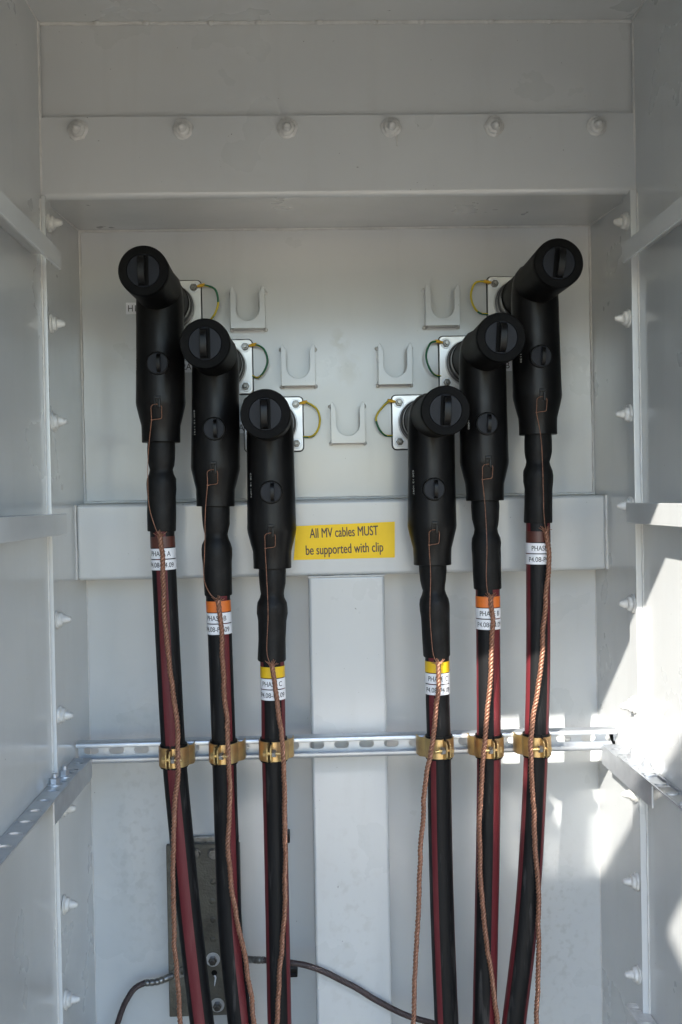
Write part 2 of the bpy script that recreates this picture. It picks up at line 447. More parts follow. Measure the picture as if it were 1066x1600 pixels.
# ------------------------------------------------------------------ added unseen sheet, left behind the viewer, cut to shape the sun patches
DY = -2.4
def back_to_blocker(x, y, z):      # where the sun ray that reaches (x, y, z) crosses the added sheet's plane
    t = y - DY; return (x - .68 * t, z + .82 * t)
a = back_to_blocker(.463, 0, -.70); b = back_to_blocker(.463, -.435, -.357)
c = back_to_blocker(.462, 0, -.525); d = back_to_blocker(.2, 0, -.525)
out = [(d[0] - .7, GZ + .1), (b[0] + .28, GZ + .1), (b[0] + .28, b[1]), (a[0], a[1]), (c[0], c[1]), (d[0] - .7, c[1])]
hole = [back_to_blocker(.463, *q) for q in ((-.363, -.652), (-.425, -.585), (-.50, -.56), (-.50, -.70), (-.43, -.675))]
sl = [back_to_blocker(x, 0, z) for x, z in ((.378, -.550), (.396, -.566), (.412, -.612), (.405, -.618), (.386, -.596))]
dr = thing('sun_blocker', 'added grey sheet out of view, shaping the sun patches in the cabinet', 'blocker', (b[0], DY, GZ))
slots = []
for i in range(8):          # narrow added slots: the sun comes through them as soft, weak patches
    z = -.552 - .019 * i
    for x0_, x1_ in ((.285 + .002 * i, .333 - .001 * i), (.352 - .003 * i, .405 + .0015 * i), (.425 - .001 * i, .459)):
        if (i == 0 and x0_ < .40 and x0_ > .33) or (i < 4 and x0_ < .33 and i % 2): continue
        if i < 5 and .33 < x0_ < .36: x1_ = .372
        p, q = back_to_blocker(x0_, 0, z), back_to_blocker(x1_, 0, z)
        if q[0] > c[0] - .004: q = (c[0] - .004, q[1])
        slots.append([(p[0], p[1]), (q[0], p[1]), (q[0], p[1] + .0042), (p[0], p[1] + .0042)])
bm = shape(out, [hole, sl] + slots, .002); move(bm, (-b[0], 0, -GZ)); link('blocker_sheet', bm, 'paint', dr)
bm = boxm((b[0] + .20, -.03, 1.3), (b[0] + .23, -.001, 1.48), .004); move(bm, (-b[0], 0, 0)); link('blocker_handle', bm, 'nut', dr)  # made-up grip on the added sheet, out of view

# ------------------------------------------------------------------ slotted rail
ZR0, ZR1, YR = -.4385, -.402, -.128
rail = thing('slotted_rail', 'galvanised slotted rail running across the cabinet behind the six cable clamps', 'rail', (0, YR, ZR0))
x0, x1 = -W + .003, W - .003
holes = [capsule(x, (ZR0 + ZR1) / 2, .0255, .0130) for x in [x0 + .022 + .0427 * i for i in range(22)]]
bm = shape([(x0, ZR0), (x1, ZR0), (x1, ZR1), (x0, ZR1)], holes, .0022)
move(bm, (0, .020, -ZR0)); link('web', bm, 'zinc', rail)
def cext(pts, xa, xb):
    b = bmesh.new(); A = [b.verts.new((xa, y, z)) for y, z in pts]; B = [b.verts.new((xb, y, z)) for y, z in pts]
    n = len(pts)
    for i in range(n): b.faces.new((A[i], A[(i + 1) % n], B[(i + 1) % n], B[i]))
    b.faces.new(A); b.faces.new(B); return b
H = ZR1 - ZR0
for s in (0, 1):
    def f(z): return z if s == 0 else H - z
    pts = []
    # rolled lip: quarter-round outer corner then inturned lip
    for i in range(6):
        a = math.radians(270 - 90 * i / 5); pts.append((.005 + .005 * math.cos(a), .005 + .005 * math.sin(a)))
    pts += [(0, .0078), (.0008, .0088), (.0022, .0088), (.0022, .006)]
    pts += [(.005, .0022), (.0198, .0022), (.0198, 0)]
    pts = [(y, f(z)) for y, z in pts]
    link('lip', cext(pts, x0, x1), 'zinc', rail)

# slotted support brackets
def bracket(s, zt, label, yfar=-.13, bolts=(), m='zinc', angle=True):
    t = thing('slotted_bracket', label, 'bracket', (s * W, yfar, zt), 'slotted brackets on the side walls')
    ox = Vector((-s * W, -yfar, -zt))
    xo, xi = W - .001, W - .030
    # top strip, cut with slots, lying flat
    ya, yb = yfar - .09, -1.04
    hs = [capsule(s * (W - .016), yy, .022, .011, vert=True) for yy in [ya - .018 - .05 * i for i in range(15)]]
    b = shape([(s * xi, ya), (s * xo, ya), (s * xo, yb), (s * xi, yb)], hs, .0025)
    for v in b.verts: v.co = Vector((v.co.x, v.co.z, v.co.y - .0025))
    move(b, (0, 0, zt)); move(b, ox); link('slotted_strip', b, m, t)
    if not angle: link('fixing_bolt', lathem([(0, .009), (.004, .009), (.005, .007)], (-s * .012, -.30, .0), (0, 0, 1), 6), 'zinc', t, smooth=20); return
    # angle under it
    ya2, yb2 = yfar, yfar - .26
    hs = [capsule(s * (W - .016), yy, .020, .011, vert=True) for yy in (ya2 - .035, ya2 - .075)]
    b = shape([(s * xi, ya2), (s * xo, ya2), (s * xo, yb2), (s * xi, yb2)], hs, .0025)
    for v in b.verts: v.co = Vector((v.co.x, v.co.z, v.co.y - .0055))
    move(b, (0, 0, zt))
    b2 = boxm((s * xi, ya2, zt - .036), (s * (xi + .0025), yb2, zt - .0057))
    b = join(b, b2); move(b, ox); link('angle', b, 'zinc', t)
    for (bx, by) in bolts:
        wz = lathem([(0, .0115), (.0018, .0115), (.0021, .011)], (s * bx, by, zt), (0, 0, 1), 24); move(wz, ox)
        wo_ = link('bolt', wz, 'zinc', t)
        nb = lathem([(.002, .0075), (.0100, .0078), (.0108, .0066)], (s * bx, by, zt), (0, 0, 1), 6); move(nb, ox)
        link('nut', nb, 'zinc', wo_, smooth=20)
        sb = lathem([(.010, .0042), (.0165, .0042), (.0178, .003)], (s * bx, by, zt), (.05, 0, 1), 12); move(sb, ox)
        link('stud', sb, 'zinc', wo_)
bracket(-1, -.424, 'galvanised slotted bracket on the left side wall with two bolts standing up', bolts=((.453, -.305), (.449, -.258)))
bracket(1, -.424, 'sunlit galvanised slotted bracket on the right side wall holding the rail end', bolts=((.449, -.249), (.452, -.306)))
bracket(1, -.819, 'grey slotted bracket end in the lower right corner of the cabinet', yfar=-.15, m='cap', angle=False)

# ------------------------------------------------------------------ bushing plates, nuts and earth loops
def nut_stud(par, loc, k=1.0):
    o = link('nut', lathem([(0, .0082 * k), (.0015, .0082 * k), (.0016, .0066 * k), (.0075, .0068 * k), (.0085, .0058 * k)], loc, (0, -1, 0), 6), 'nut', par, smooth=20)
    link('washer', lathem([(-.0002, .0094 * k), (.0013, .0094 * k), (.0016, .009 * k)], loc, (0, -1, 0), 24), 'zinc', o)
    link('stud', lathem([(.007, .0038 * k), (.0135, .0038 * k), (.0145, .003 * k)], loc, (0, -1, 0), 12), 'nut', o)
    return o

SP = {  # bushing axis: x, z, side of the earth loop, nut corners, loop pixels, loop colours
}
def plate(x, z, s, label, loop, cols, plate_dx=0):
    t = thing('bushing_plate', label, 'plate', (x, 0, z), 'steel bushing plates on the back panel')
    w2, h2 = .053, .049
    link('flange', move(shape(rrect(-w2, -h2, w2, h2, .008), thick=.006, bevel=.0012), (0, -.0075, 0)), 'stainless', t, smooth=30)
    link('gasket', move(shape(rrect(-w2 - .0015, -h2 - .0015, w2 + .0015, h2 + .0015, .009), thick=.0013), (0, -.0014, 0)), 'rubber', t)
    link('collar', lathem([(0, .0405), (.004, .0412), (.007, .0405), (.008, .0375), (.013, .0375), (.014, .0392), (.018, .0392), (.020, .0365), (.035, .0365), (.036, .0372), (.046, .0368)], (0, -.0074, 0), (0, -1, 0), 48), 'collar', t)
    link('collar_ring', lathem([(0, .0428), (.0022, .0428), (.003, .042)], (0, -.0072, 0), (0, -1, 0), 48), 'stainless', t)
    for sx in (-1, 1):
        for sz in (-1, 1):
            nut_stud(t, (sx * (w2 - .0125), -.0075, sz * (h2 - .0135)))
    # earth loop from the top nut on the side s out to the wall and back behind the plate
    p0 = Vector((s * (w2 - .0125), -.014, h2 - .0135))
    pts = [p0 + Vector((s * .009, -.001, .001)), p0 + Vector((s * .017, -.002, .003))]
    for px, py, y in loop: pts.append(P(px, py, y) - Vector((x, 0, z)))
    path = spline(pts, .003)
    b = bmesh.new()
    tube(b, path, .0019, 12, lambda a, f: (cols[min(len(cols) - 1, int(f * len(cols)))] if ((a + f * 260) % 360) < 235 else 1 - cols[min(len(cols) - 1, int(f * len(cols)))]))
    link('earth_wire', b, ['yel', 'green'], t)
    b = bmesh.new(); tube(b, spline([p0 + Vector((s * .007, -.0005, .001)), p0 + Vector((s * .0125, -.001, .002)), p0 + Vector((s * .021, -.002, .0035))], .002), lambda q, L: .0030 if q > .004 else .0022, 10)
    link('lug', b, 'lug', t)
    link('lug_eye', lathem([(0, .0068), (.0012, .0068)], p0 + Vector((0, .0042, 0)), (0, -1, 0), 20), 'tinned', t)
    return t
plates = [
    (-.299, .350, 1, 'steel bushing plate behind the highest left connector, earth loop green above yellow below', [(336, 452, -.022), (341, 472, -.022), (337, 488, -.02), (329, 500, -.012), (318, 508, -.004)], [1, 1, 0, 0]),
    (-.209, .2425, 1, 'steel bushing plate behind the middle left connector, with a mostly green earth loop', [(412, 545, -.022), (418, 563, -.024), (413, 580, -.02), (403, 590, -.012), (392, 586, -.004)], [1, 1, 1, 0]),
    (-.120, .138, 1, 'steel bushing plate behind the lowest left connector, with an all yellow earth loop', [(494, 638, -.022), (500, 654, -.024), (497, 671, -.02), (487, 682, -.012), (470, 682, -.004)], [0, 0, 0, 0]),
    (.325, .350, -1, 'steel bushing plate behind the highest right connector, with a yellow earth loop turning green', [(743, 442, -.022), (736, 460, -.024), (740, 478, -.02), (750, 489, -.012), (765, 491, -.004)], [0, 0, 0, 1]),
    (.235, .2435, -1, 'steel bushing plate behind the middle right connector, with an all green earth loop', [(672, 537, -.022), (666, 556, -.024), (671, 575, -.02), (680, 586, -.012), (692, 588, -.004)], [1, 1, 1, 1]),
    (.1475, .138, -1, 'steel bushing plate behind the lowest right connector, earth loop yellow above green below', [(598, 636, -.022), (588, 652, -.024), (592, 669, -.02), (602, 680, -.012), (616, 681, -.004)], [0, 0, 1, 1]),
]
for p in plates: plate(*p)

# ------------------------------------------------------------------ elbow connectors
YB = -.155          # depth of the vertical bodies
def tab(bm, o, ax, wid, hgt, out, tk):
    "raised pull loop on a round plug: a bent strap standing off the face"
    pts = [(-hgt, 0), (-hgt * .85, out * .65), (-hgt * .45, out), (hgt * .45, out), (hgt * .85, out * .65), (hgt, 0)]
    path = spline([Vector((0, -b, a)) for a, b in pts], .001)
    rings = []
    for i, p in enumerate(path):
        t = (path[min(i + 1, len(path) - 1)] - path[max(i - 1, 0)]).normalized(); nrm = t.cross(Vector((1, 0, 0)))
        rings.append([bm.verts.new(Vector(o) + p + Vector((sx * wid / 2, 0, 0)) + nrm * (sn * tk / 2)) for sx, sn in ((-1, -1), (1, -1), (1, 1), (-1, 1))])
    for A, B in zip(rings, rings[1:]):
        for i in range(4): bm.faces.new((A[i], A[(i + 1) % 4], B[(i + 1) % 4], B[i]))
    bm.faces.new(rings[0]); bm.faces.new(rings[-1])

def elbow(x, z, label, lean, seed, s, ycable_bottom, wire_px, x_bot, hx=0.0, hz=0.0, rot=0.0):
    "x, z: bushing axis; x_bot: where the sleeve's lower end stands; lean shifts the head; s: -1 left trio, 1 right trio"
    t = thing('elbow_connector', label, 'connector', (x, -.03, z), 'black cable connectors on the bushings')
    o = Vector((0, .03, 0))      # local offset: y measured from the wall
    hd = Vector((hx, -.318, hz)); st = Vector((0, -.030, 0))
    ax = (hd - st).normalized(); L = (hd - st).length
    bm = lathem([(0, .0335), (.010, .0345), (.012, .0368), (.028, .0372), (.030, .0358), (.06, .0362), (L - .10, .0365), (L - .05, .0375), (L - .012, .0382), (L - .0025, .0380), (L, .0364), (L, .0252), (L - .0035, .0248), (L - .005, 0)], st + o, ax, 64)
    link('arm', bm, 'cap_rubber', t, smooth=40)
    fc = hd + o - ax * .0042
    pl = link('end_plug', lathem([(0, .0247), (.0040, .0246), (.0044, .0242), (.0045, 0)], fc, ax, 48), 'plug', t, smooth=30)
    bm = bmesh.new(); tab(bm, (0, 0, 0), ax, .0105, .021, .0135, .0036)
    bmesh.ops.bevel(bm, geom=bm.edges[:], offset=.0006, segments=1, affect='EDGES')
    bmesh.ops.rotate(bm, verts=bm.verts, matrix=Matrix.Rotation(rot, 3, 'Y'), cent=(0, 0, 0))
    move(bm, fc + ax * .005 + Vector((s * .0015, 0, 0))); link('pull_tab', bm, 'rubber', pl, smooth=40)
    # dark seat strip behind the tab
    bm = boxm((-.0078, -.0006, -.0228), (.0078, .0006, .0228), .0003, 1)
    bmesh.ops.rotate(bm, verts=bm.verts, matrix=Matrix.Rotation(rot, 3, 'Y'), cent=(0, 0, 0))
    move(bm, fc + ax * .0049); link('seat_strip', bm, 'cap_rubber', pl)
    # vertical body, axis from under the arm to the sleeve
    bt = Vector((0, YB, .018)); bb = Vector((x_bot - x, YB, -.25)); da = (bb - bt).normalized(); LB = (bb - bt).length
    prof = [(-.019, 0), (-.018, .012), (-.012, .024), (-.002, .032), (.012, .0365), (.028, .0385), (.05, .0392), (.12, .0396), (LB - .075, .0406), (LB - .066, .0410), (LB - .060, .0402), (LB - .042, .0358), (LB - .028, .0322), (LB - .012, .0316), (LB - .0008, .0316), (LB, .0308), (LB - .001, .022)]
    link('body', lathem(prof, bt + o, da, 64), 'rubber', t, smooth=38)
    def on_body(drop, r): 
        p = bt + da * (drop + .018); return p + o + Vector((0, -r, 0))
    # test plug
    q = on_body(.124, .0372) + Vector((s * -.001, 0, 0))
    tp = link('test_plug', lathem([(-.004, .0192), (.0042, .0192), (.0052, .0182), (.0054, .0176), (.0046, .0170), (.0046, 0)], q, (0, -1, 0), 40), 'rubber', t, smooth=35)
    link('plug_face', lathem([(0, .0164), (.0012, .0164), (.0016, .0158), (.0017, 0)], q + Vector((0, -.0046, 0)), (0, -1, 0), 40), 'plug', tp, smooth=30)
    bm = bmesh.new(); tab(bm, (0, 0, 0), None, .0058, .0135, .0088, .003); 
    bmesh.ops.rotate(bm, verts=bm.verts, matrix=Matrix.Rotation(rot * .5, 3, 'Y'), cent=(0, 0, 0))
    move(bm, q + Vector((-s * .0025 * (1 if s < 0 else -1), -.006, 0))); link('pull_tab', bm, 'rubber', tp, smooth=40)
    # earthing eye near the lower end and the copper wire looped through it
    q = on_body(.186, .0395)
    bm = bmesh.new()
    box(bm, q + Vector((-.0052, -.003, .004)), q + Vector((.0052, .004, .0095)), .001)
    box(bm, q + Vector((-.0052, -.003, -.008)), q + Vector((-.0028, .004, .0042)), .0008)
    box(bm, q + Vector((.0012, -.004, -.010)), q + Vector((.0052, .006, .0042)), .0008)
    link('earthing_eye', bm, 'rubber', t)
    wp = [q + Vector(v) for v in ((.0005, -.002, -.004), (-.005, -.004, -.0045), (-.0098, -.003, -.008), (-.0100, -.0015, -.018), (-.0102, .0012, -.029))]
    wire = spline(wp, .002)
    w2 = [q + Vector(v) for v in ((.0050, -.002, -.006), (.0068, -.002, -.009), (.0066, -.0005, -.018), (.0062, .0015, -.0255), (.0035, .0015, -.0275), (-.006, .0012, -.0285), (-.0102, .0005, -.030))]
    low = [P(px, py, y) - Vector((x, -.03, z)) for px, py, y in wire_px]
    bm = bmesh.new(); tube(bm, spline(wp, .003), .00055, 6); tube(bm, spline(w2, .003), .00055, 6)
    tube(bm, spline([wp[-1]] + low, .005), .00062, 6)
    bmesh.ops.create_icosphere(bm, subdivisions=1, radius=.0014, matrix=Matrix.Translation(wp[-1]))
    link('copper_wire', bm, 'copper', t)
    # faint moulded lettering running up the body's side
    bm = text_bm(['620 12 1074', '620 12 1121', '620 12 1074', '620 12 1130', '620 12 1088', '620 12 1097'][seed], .040, .0032)
    a0 = math.radians(-52) if seed != 4 else math.radians(54)
    if seed == 3: a0 = math.radians(-50)
    if seed == 4: a0 = math.radians(-46)
    if seed == 5: a0 = math.radians(-54)
    if seed == 0: a0 = math.radians(-66)
    for v in bm.verts:
        u, tk, h = v.co
        a = a0 + h / .0406; r = .0408 - tk * .5
        v.co = Vector((r * math.sin(a), -r * math.cos(a), -u))
    move(bm, bt + da * .130 + o); link('lettering', bm, 'whiteink', t, smooth=0)
    # heat-shrink sleeve
    sb = Vector((x_bot - x, YB, -.248))
    se = P(*((253, 830), (341, 930), (425, 1032), (841, 817), (762, 920), (683, 1025))[seed], YB) - Vector((x, 0, z))
    ds = (se - sb); LS = ds.length; ds.normalize()
    sp = [(-.004, .0225), (0, .0226), (.012, .0229), (.030, .0224), (.040, .0205), (.047, .0190), (.054, .0205), (.062, .0243), (.070, .0252), (.080, .0250), (.092, .0236), (.12, .0233), (LS - .002, .0232), (LS, .0226), (LS - .001, .018)]
    sp = [(a + (.003 * math.sin(seed * 2.1) if .02 < a < .1 else 0), b * (1 + .02 * math.sin(seed * 1.7 + a * 60))) for a, b in sp]
    link('shrink_sleeve', lathem(sp, sb + o, ds, 40, wob=.05, seed=seed), 'sleeve', t, smooth=60)
    return t

def xat(px, py, y=YB): return P(px, py, y).x
YW = YB - .030
elbow(-.299, .350, 'black elbow connector highest and outermost on the left, beside the H1 tag', 0, 0, -1, 0,
      [(232, 705, YW + .004), (231, 745, YW), (233, 790, YW + .002), (243, 825, YW + .004), (250, 838, YW + .004)], xat(252, 692), hx=-.002, hz=-.001)
elbow(-.209, .2425, 'black elbow connector in the middle of the left trio, above the orange banded cable', 0, 1, -1, 0,
      [(321, 800, YW), (320, 860, YW), (319, 905, YW), (330, 930, YW + .004), (341, 937, YW + .004)], xat(337, 793), hx=-.002, hz=-.004)
elbow(-.1215, .138, 'black elbow connector lowest of the left trio, left of the yellow sign', 0, 2, -1, 0,
      [(417, 905, YW), (419, 960, YW), (417, 1015, YW + .002), (421, 1034, YW + .004), (425, 1038, YW + .004)], xat(426, 890), hx=-.001, hz=-.007)
elbow(.325, .352, 'black elbow connector highest and outermost on the right', 0, 3, 1, 0,
      [(846, 690, YW), (849, 760, YW), (850, 800, YW), (852, 822, YW + .004), (853, 828, YW + .004)], xat(841, 680), hx=.002, hz=.001, rot=.10)
elbow(.235, .2435, 'black elbow connector in the middle of the right trio, above the orange banded cable', 0, 4, 1, 0,
      [(758, 790, YW), (761, 850, YW), (760, 900, YW), (762, 925, YW + .004), (766, 930, YW + .004)], xat(758, 783), hx=.002, hz=-.002, rot=.06)
elbow(.1475, .138, 'black elbow connector lowest of the right trio, right of the yellow sign', 0, 5, 1, 0,
      [(673, 900, YW), (672, 960, YW), (676, 1015, YW + .002), (680, 1030, YW + .004), (684, 1036, YW + .004)], xat(676, 887), hx=.003, hz=-.006, rot=.04)

# ------------------------------------------------------------------ cables
RC = .0200
def cable(label, pts, stripes, braid, band, words, sleeve_y, seed, btwist):
    path3 = [P(px, py, y) for px, py, y in pts]
    o0 = path3[0]
    t = thing('power_cable', label, 'cable', o0, 'power cables under the connectors')
    path = [p - o0 for p in spline(path3, .008)]
    n = 48; bm = bmesh.new()
    def mf(a, f):
        tw = btwist(f)
        for c0, wd in stripes:
            d = (a - c0 - tw + 180) % 360 - 180
            if abs(d) < wd / 2: return 1
        return 0
    tube(bm, path, lambda s, L: RC * (1 + .008 * noise.noise(Vector((s * 30, seed, 0)))), n, mf)
    link('sheath', bm, ['black', 'red'], t, smooth=60)
    # tape bands and marker labels, rings along the top of the cable
    def ring(name, s0, s1, r, m, par):
        pa = along(path, s0); pb = along(path, s1); d = (pb - pa)
        return link(name, lathem([(0, RC - .0003), (0, r), (d.length, r), (d.length, RC - .0003)], pa, d, 48), m, par, smooth=30)
    s = sleeve_y
    if band == 'brown': ring('phase_band', s, s + .018, RC + .0005, 'brown', t)
    else: ring('phase_band', s, s + .018, RC + .0006, band, t)
    for k, (wd, wdt, cap_) in enumerate(((words[0], .036, .0080), (words[1], .047, .0078))):
        a = s + .0195 + k * .0186
        lb = ring('marker_label', a, a + .0168, RC + .0010, 'white', t)
        bm = text_bm(wd, wdt, cap_, bold=.00009)
        mid = along(path, a + .0084); r = RC + .0011
        for v in bm.verts:
            u, tk, h = v.co; an = u / r + words[2]
            v.co = mid + Vector(((r - tk) * math.sin(an), -(r - tk) * math.cos(an), h))
        link('lettering', bm, 'ink', lb, smooth=0)
    # copper screen braid
    bp = [P(px, py, y) - o0 for px, py, y in braid]
    bm = bmesh.new(); cord(bm, bp, r=.0020, strands=3, off=.0026, pitch=.0195, ph0=seed)
    top = bp[0]
    for k in range(9):      # loose strands where the braid leaves the sleeve
        a = (k - 4) / 4
        q = top + Vector((a * .011, .003 * abs(a), .006 - .003 * abs(a) + .003 * math.sin(k * 5 + seed)))
        tube(bm, spline([q, top + Vector((a * .004, -.001, -.002)), top + Vector((a * .001, 0, -.016))], .003), .0006, 5)
    link('braid', bm, 'copper', t, smooth=60)
    return t
def along(path, s):
    acc = 0
    for a, b in zip(path, path[1:]):
        d = (b - a).length
        if acc + d >= s: return a.lerp(b, (s - acc) / d)
        acc += d
    return path[-1]
Yb = YB - .027; Yc = YB - .037
def br(pts, y0=None):
    out = []
    for i, p in enumerate(pts):
        if len(p) == 3: out.append(p); continue
        px, py = p
        y = Yb + .0035 if i == 0 else Yb
        if 1120 < py < 1235: y = Yc
        out.append((px, py, y))
    return out
Z0 = .030   # cable starts this far (in pixels, below) inside the sleeve
cable('black cable with one central red stripe, brown PHASE A band, far left', [(253, 815, YB), (257, 900, YB), (264, 1040, YB), (272, 1180, YB), (283, 1300, YB + .004), (297, 1440, YB), (316, 1600, YB - .006), (335, 1740, YB - .01)],
      [(356, 46), (150, 40), (255, 40)], br([(250, 836), (254, 885), (256, 940), (262, 1010), (270, 1070), (277, 1130), (278, 1180), (275, 1250), (270, 1340), (272, 1400), (273, 1470), (279, 1560), (284, 1640)]),
      'brown', ('PHASE A', 'P4.08-P4.09', -.12), .0245, 0, lambda f: 0)
cable('black and red cable with orange PHASE B band, middle of the left trio', [(340, 915, YB), (344, 1000, YB), (350, 1170, YB), (354, 1300, YB + .004), (360, 1450, YB), (375, 1600, YB - .006), (390, 1740, YB - .01)],
      [(32, 34), (150, 40), (265, 40)], br([(341, 938), (346, 985), (349, 1050), (354, 1120), (356, 1170), (359, 1240), (357, 1320), (362, 1390), (373, 1450), (386, 1510), (394, 1570), (400, 1640)]),
      'orange', ('PHASE B', 'P4.08-P4.09', -.18), .0245, 1, lambda f: 0)
cable('black cable edged red with yellow PHASE C band, nearest left of the centre post', [(425, 1016, YB), (427, 1090, YB), (428, 1175, YB), (431, 1300, YB + .004), (434, 1450, YB), (437, 1600, YB - .006), (441, 1740, YB - .01)],
      [(66, 40), (292, 46), (180, 40)], br([(425, 1038), (430, 1075), (437, 1125), (442, 1175), (445, 1250), (446, 1340), (444, 1430), (438, 1510), (434, 1570), (432, 1640)]),
      'yellow', ('PHASE C', 'P4.08-P4.09', -.03), .0255, 2, lambda f: 0)
cable('sunlit black cable edged red with brown PHASE A band, far right', [(841, 806, YB), (841, 900, YB), (841, 1040, YB), (838, 1165, YB), (832, 1300, YB + .004), (822, 1440, YB), (803, 1600, YB - .006), (785, 1740, YB - .01)],
      [(60, 44), (285, 52), (180, 40)], br([(853, 828), (857, 870), (854, 930), (848, 1000), (843, 1060), (834, 1120), (829, 1175), (833, 1240), (836, 1320), (841, 1400), (842, 1480), (840, 1560), (838, 1640)]),
      'brown', ('PHASE A', 'P4.08-P4.09', .12), .0256, 3, lambda f: 0)
cable('black cable with right-hand red stripe and orange PHASE B band, middle of the right trio', [(762, 908, YB), (763, 1000, YB), (764, 1165, YB), (763, 1300, YB + .004), (760, 1450, YB), (757, 1600, YB - .006), (754, 1740, YB - .01)],
      [(42, 50), (160, 40), (275, 36)], br([(767, 932), (769, 975), (767, 1040), (762, 1110), (756, 1175), (752, 1240), (749, 1320), (752, 1390), (758, 1450), (768, 1520), (776, 1580), (782, 1640)]),
      'orange', ('PHASE B', 'P4.08-P4.09', .0), .0245, 4, lambda f: 0)
cable('black cable with left-hand red stripe and yellow PHASE C band, nearest right of the post', [(683, 1010, YB), (684, 1090, YB), (686, 1165, YB), (688, 1300, YB + .004), (692, 1450, YB), (698, 1600, YB - .006), (704, 1740, YB - .01)],
      [(322, 34), (85, 34), (200, 40)], br([(685, 1036), (685, 1070), (681, 1115), (673, 1175), (664, 1230), (660, 1290), (656, 1370), (652, 1450), (649, 1530), (645, 1640)]),
      'yellow', ('PHASE C', 'P4.08-P4.09', -.05), .0235, 5, lambda f: 0)

# ------------------------------------------------------------------ cable clamps
def clamp(px, py, s, label, k):
    c = P(px, py, YB)
    t = thing('cable_clamp', label, 'clamp', c, 'gold clamps holding the cables to the rail')
    h2 = .0160; r0, r1 = .0228, .0250
    def sector(name, a0, a1, r0, r1, h2, m, par):
        bm = bmesh.new(); n = 28; V = []
        for i in range(n + 1):
            a = math.radians(a0 + (a1 - a0) * i / n)
            V.append([bm.verts.new((r * math.sin(a), -r * math.cos(a), z)) for r, z in ((r0, -h2), (r1, -h2), (r1, h2), (r0, h2))])
        for A, B in zip(V, V[1:]):
            for i in range(4): bm.faces.new((A[i], A[(i + 1) % 4], B[(i + 1) % 4], B[i]))
        bm.faces.new(V[0]); bm.faces.new(V[-1])
        return link(name, bm, m, par, smooth=40)
    split = s * 12          # angle of the joint, measured from the camera side
    sector('liner', split + 3, split + 357, RC + .0002, r0 - .0002, h2 + .0036, 'sleeve', t)
    sector('half_ring', split + 5, split + 178, r0, r1, h2, 'gold', t)
    sector('half_ring', split + 182, split + 355, r0, r1, h2, 'gold_brown' if s < 0 or k == 4 else 'gold', t)
    # clamping ears pointing out to the viewer, a bolt across them
    a = math.radians(split); d = Vector((math.sin(a), -math.cos(a), 0)); u = Vector((math.cos(a), math.sin(a), 0))
    for e in (-1, 1):
        bm = bmesh.new(); base = u * (e * .0030)
        pts = []
        for zz, rr in ((-h2, .0), (-h2 + .002, .013), (-h2 + .006, .0165), (h2 - .006, .0165), (h2 - .002, .013), (h2, .0)):
            pts.append((zz, rr))
        A = [bm.verts.new(base + d * (r1 - .002 + rr) + Vector((0, 0, zz)) - u * .0010) for zz, rr in pts]
        B = [bm.verts.new(base + d * (r1 - .002 + rr) + Vector((0, 0, zz)) + u * .0010) for zz, rr in pts]
        n = len(pts)
        for i in range(n): bm.faces.new((A[i], A[(i + 1) % n], B[(i + 1) % n], B[i]))
        bm.faces.new(A); bm.faces.new(B); link('ear', bm, 'gold', t)
    dirn = 1 if s < 0 else -1
    q = d * (r1 + .008)
    bm = bmesh.new()
    lathe(bm, [(-.0065 - .002, .0034), (.021, .0030), (.022, .0024)], q, u * dirn, 12)
    lathe(bm, [(-.0105, .0058), (-.0055, .0060), (-.0048, .005)], q, u * dirn, 6)
    b = link('clamp_bolt', bm, 'gold', t, smooth=30)
    link('nut', lathem([(.0048, .0062), (.0100, .0064), (.0106, .0055)], q, u * dirn, 6), 'stainless', b, smooth=20)
    # foot plate reaching back and hooking into the rail
    bm = bmesh.new()
    sd_ = dirn
    path = [Vector(p) for p in ((sd_ * .0228, -.003, 0), (sd_ * .031, .004, 0), (sd_ * .033, .014, 0), (sd_ * .033, .0262, 0))]
    rings = []
    for i, p in enumerate(path):
        tt = (path[min(i + 1, 3)] - path[max(i - 1, 0)]).normalized(); nn = Vector((tt.y, -tt.x, 0)) * .001
        rings.append([bm.verts.new(p + nn * a_ + Vector((0, 0, zz * h2))) for a_, zz in ((-1, -1), (1, -1), (1, 1), (-1, 1))])
    for A, B in zip(rings, rings[1:]):
        for i in range(4): bm.faces.new((A[i], A[(i + 1) % 4], B[(i + 1) % 4], B[i]))
    bm.faces.new(rings[0]); bm.faces.new(rings[-1])
    link('rail_foot', bm, 'gold', t, smooth=50)
    t.rotation_euler.z = math.radians([4, -3, 2, 5, -4, 0][k])
clamp(272, 1180, -1, 'gold clamp on the cable farthest left on the rail', 0)
clamp(350, 1174, -1, 'gold clamp on the middle cable of the left trio', 1)
clamp(428, 1170, -1, 'gold clamp on the cable just left of the centre post', 2)
clamp(686, 1166, 1, 'gold clamp on the cable just right of the centre post', 3)
clamp(764, 1165, 1, 'gold clamp on the middle cable of the right trio', 4)
clamp(838, 1163, 1, 'sunlit gold clamp on the cable farthest right on the rail', 5)

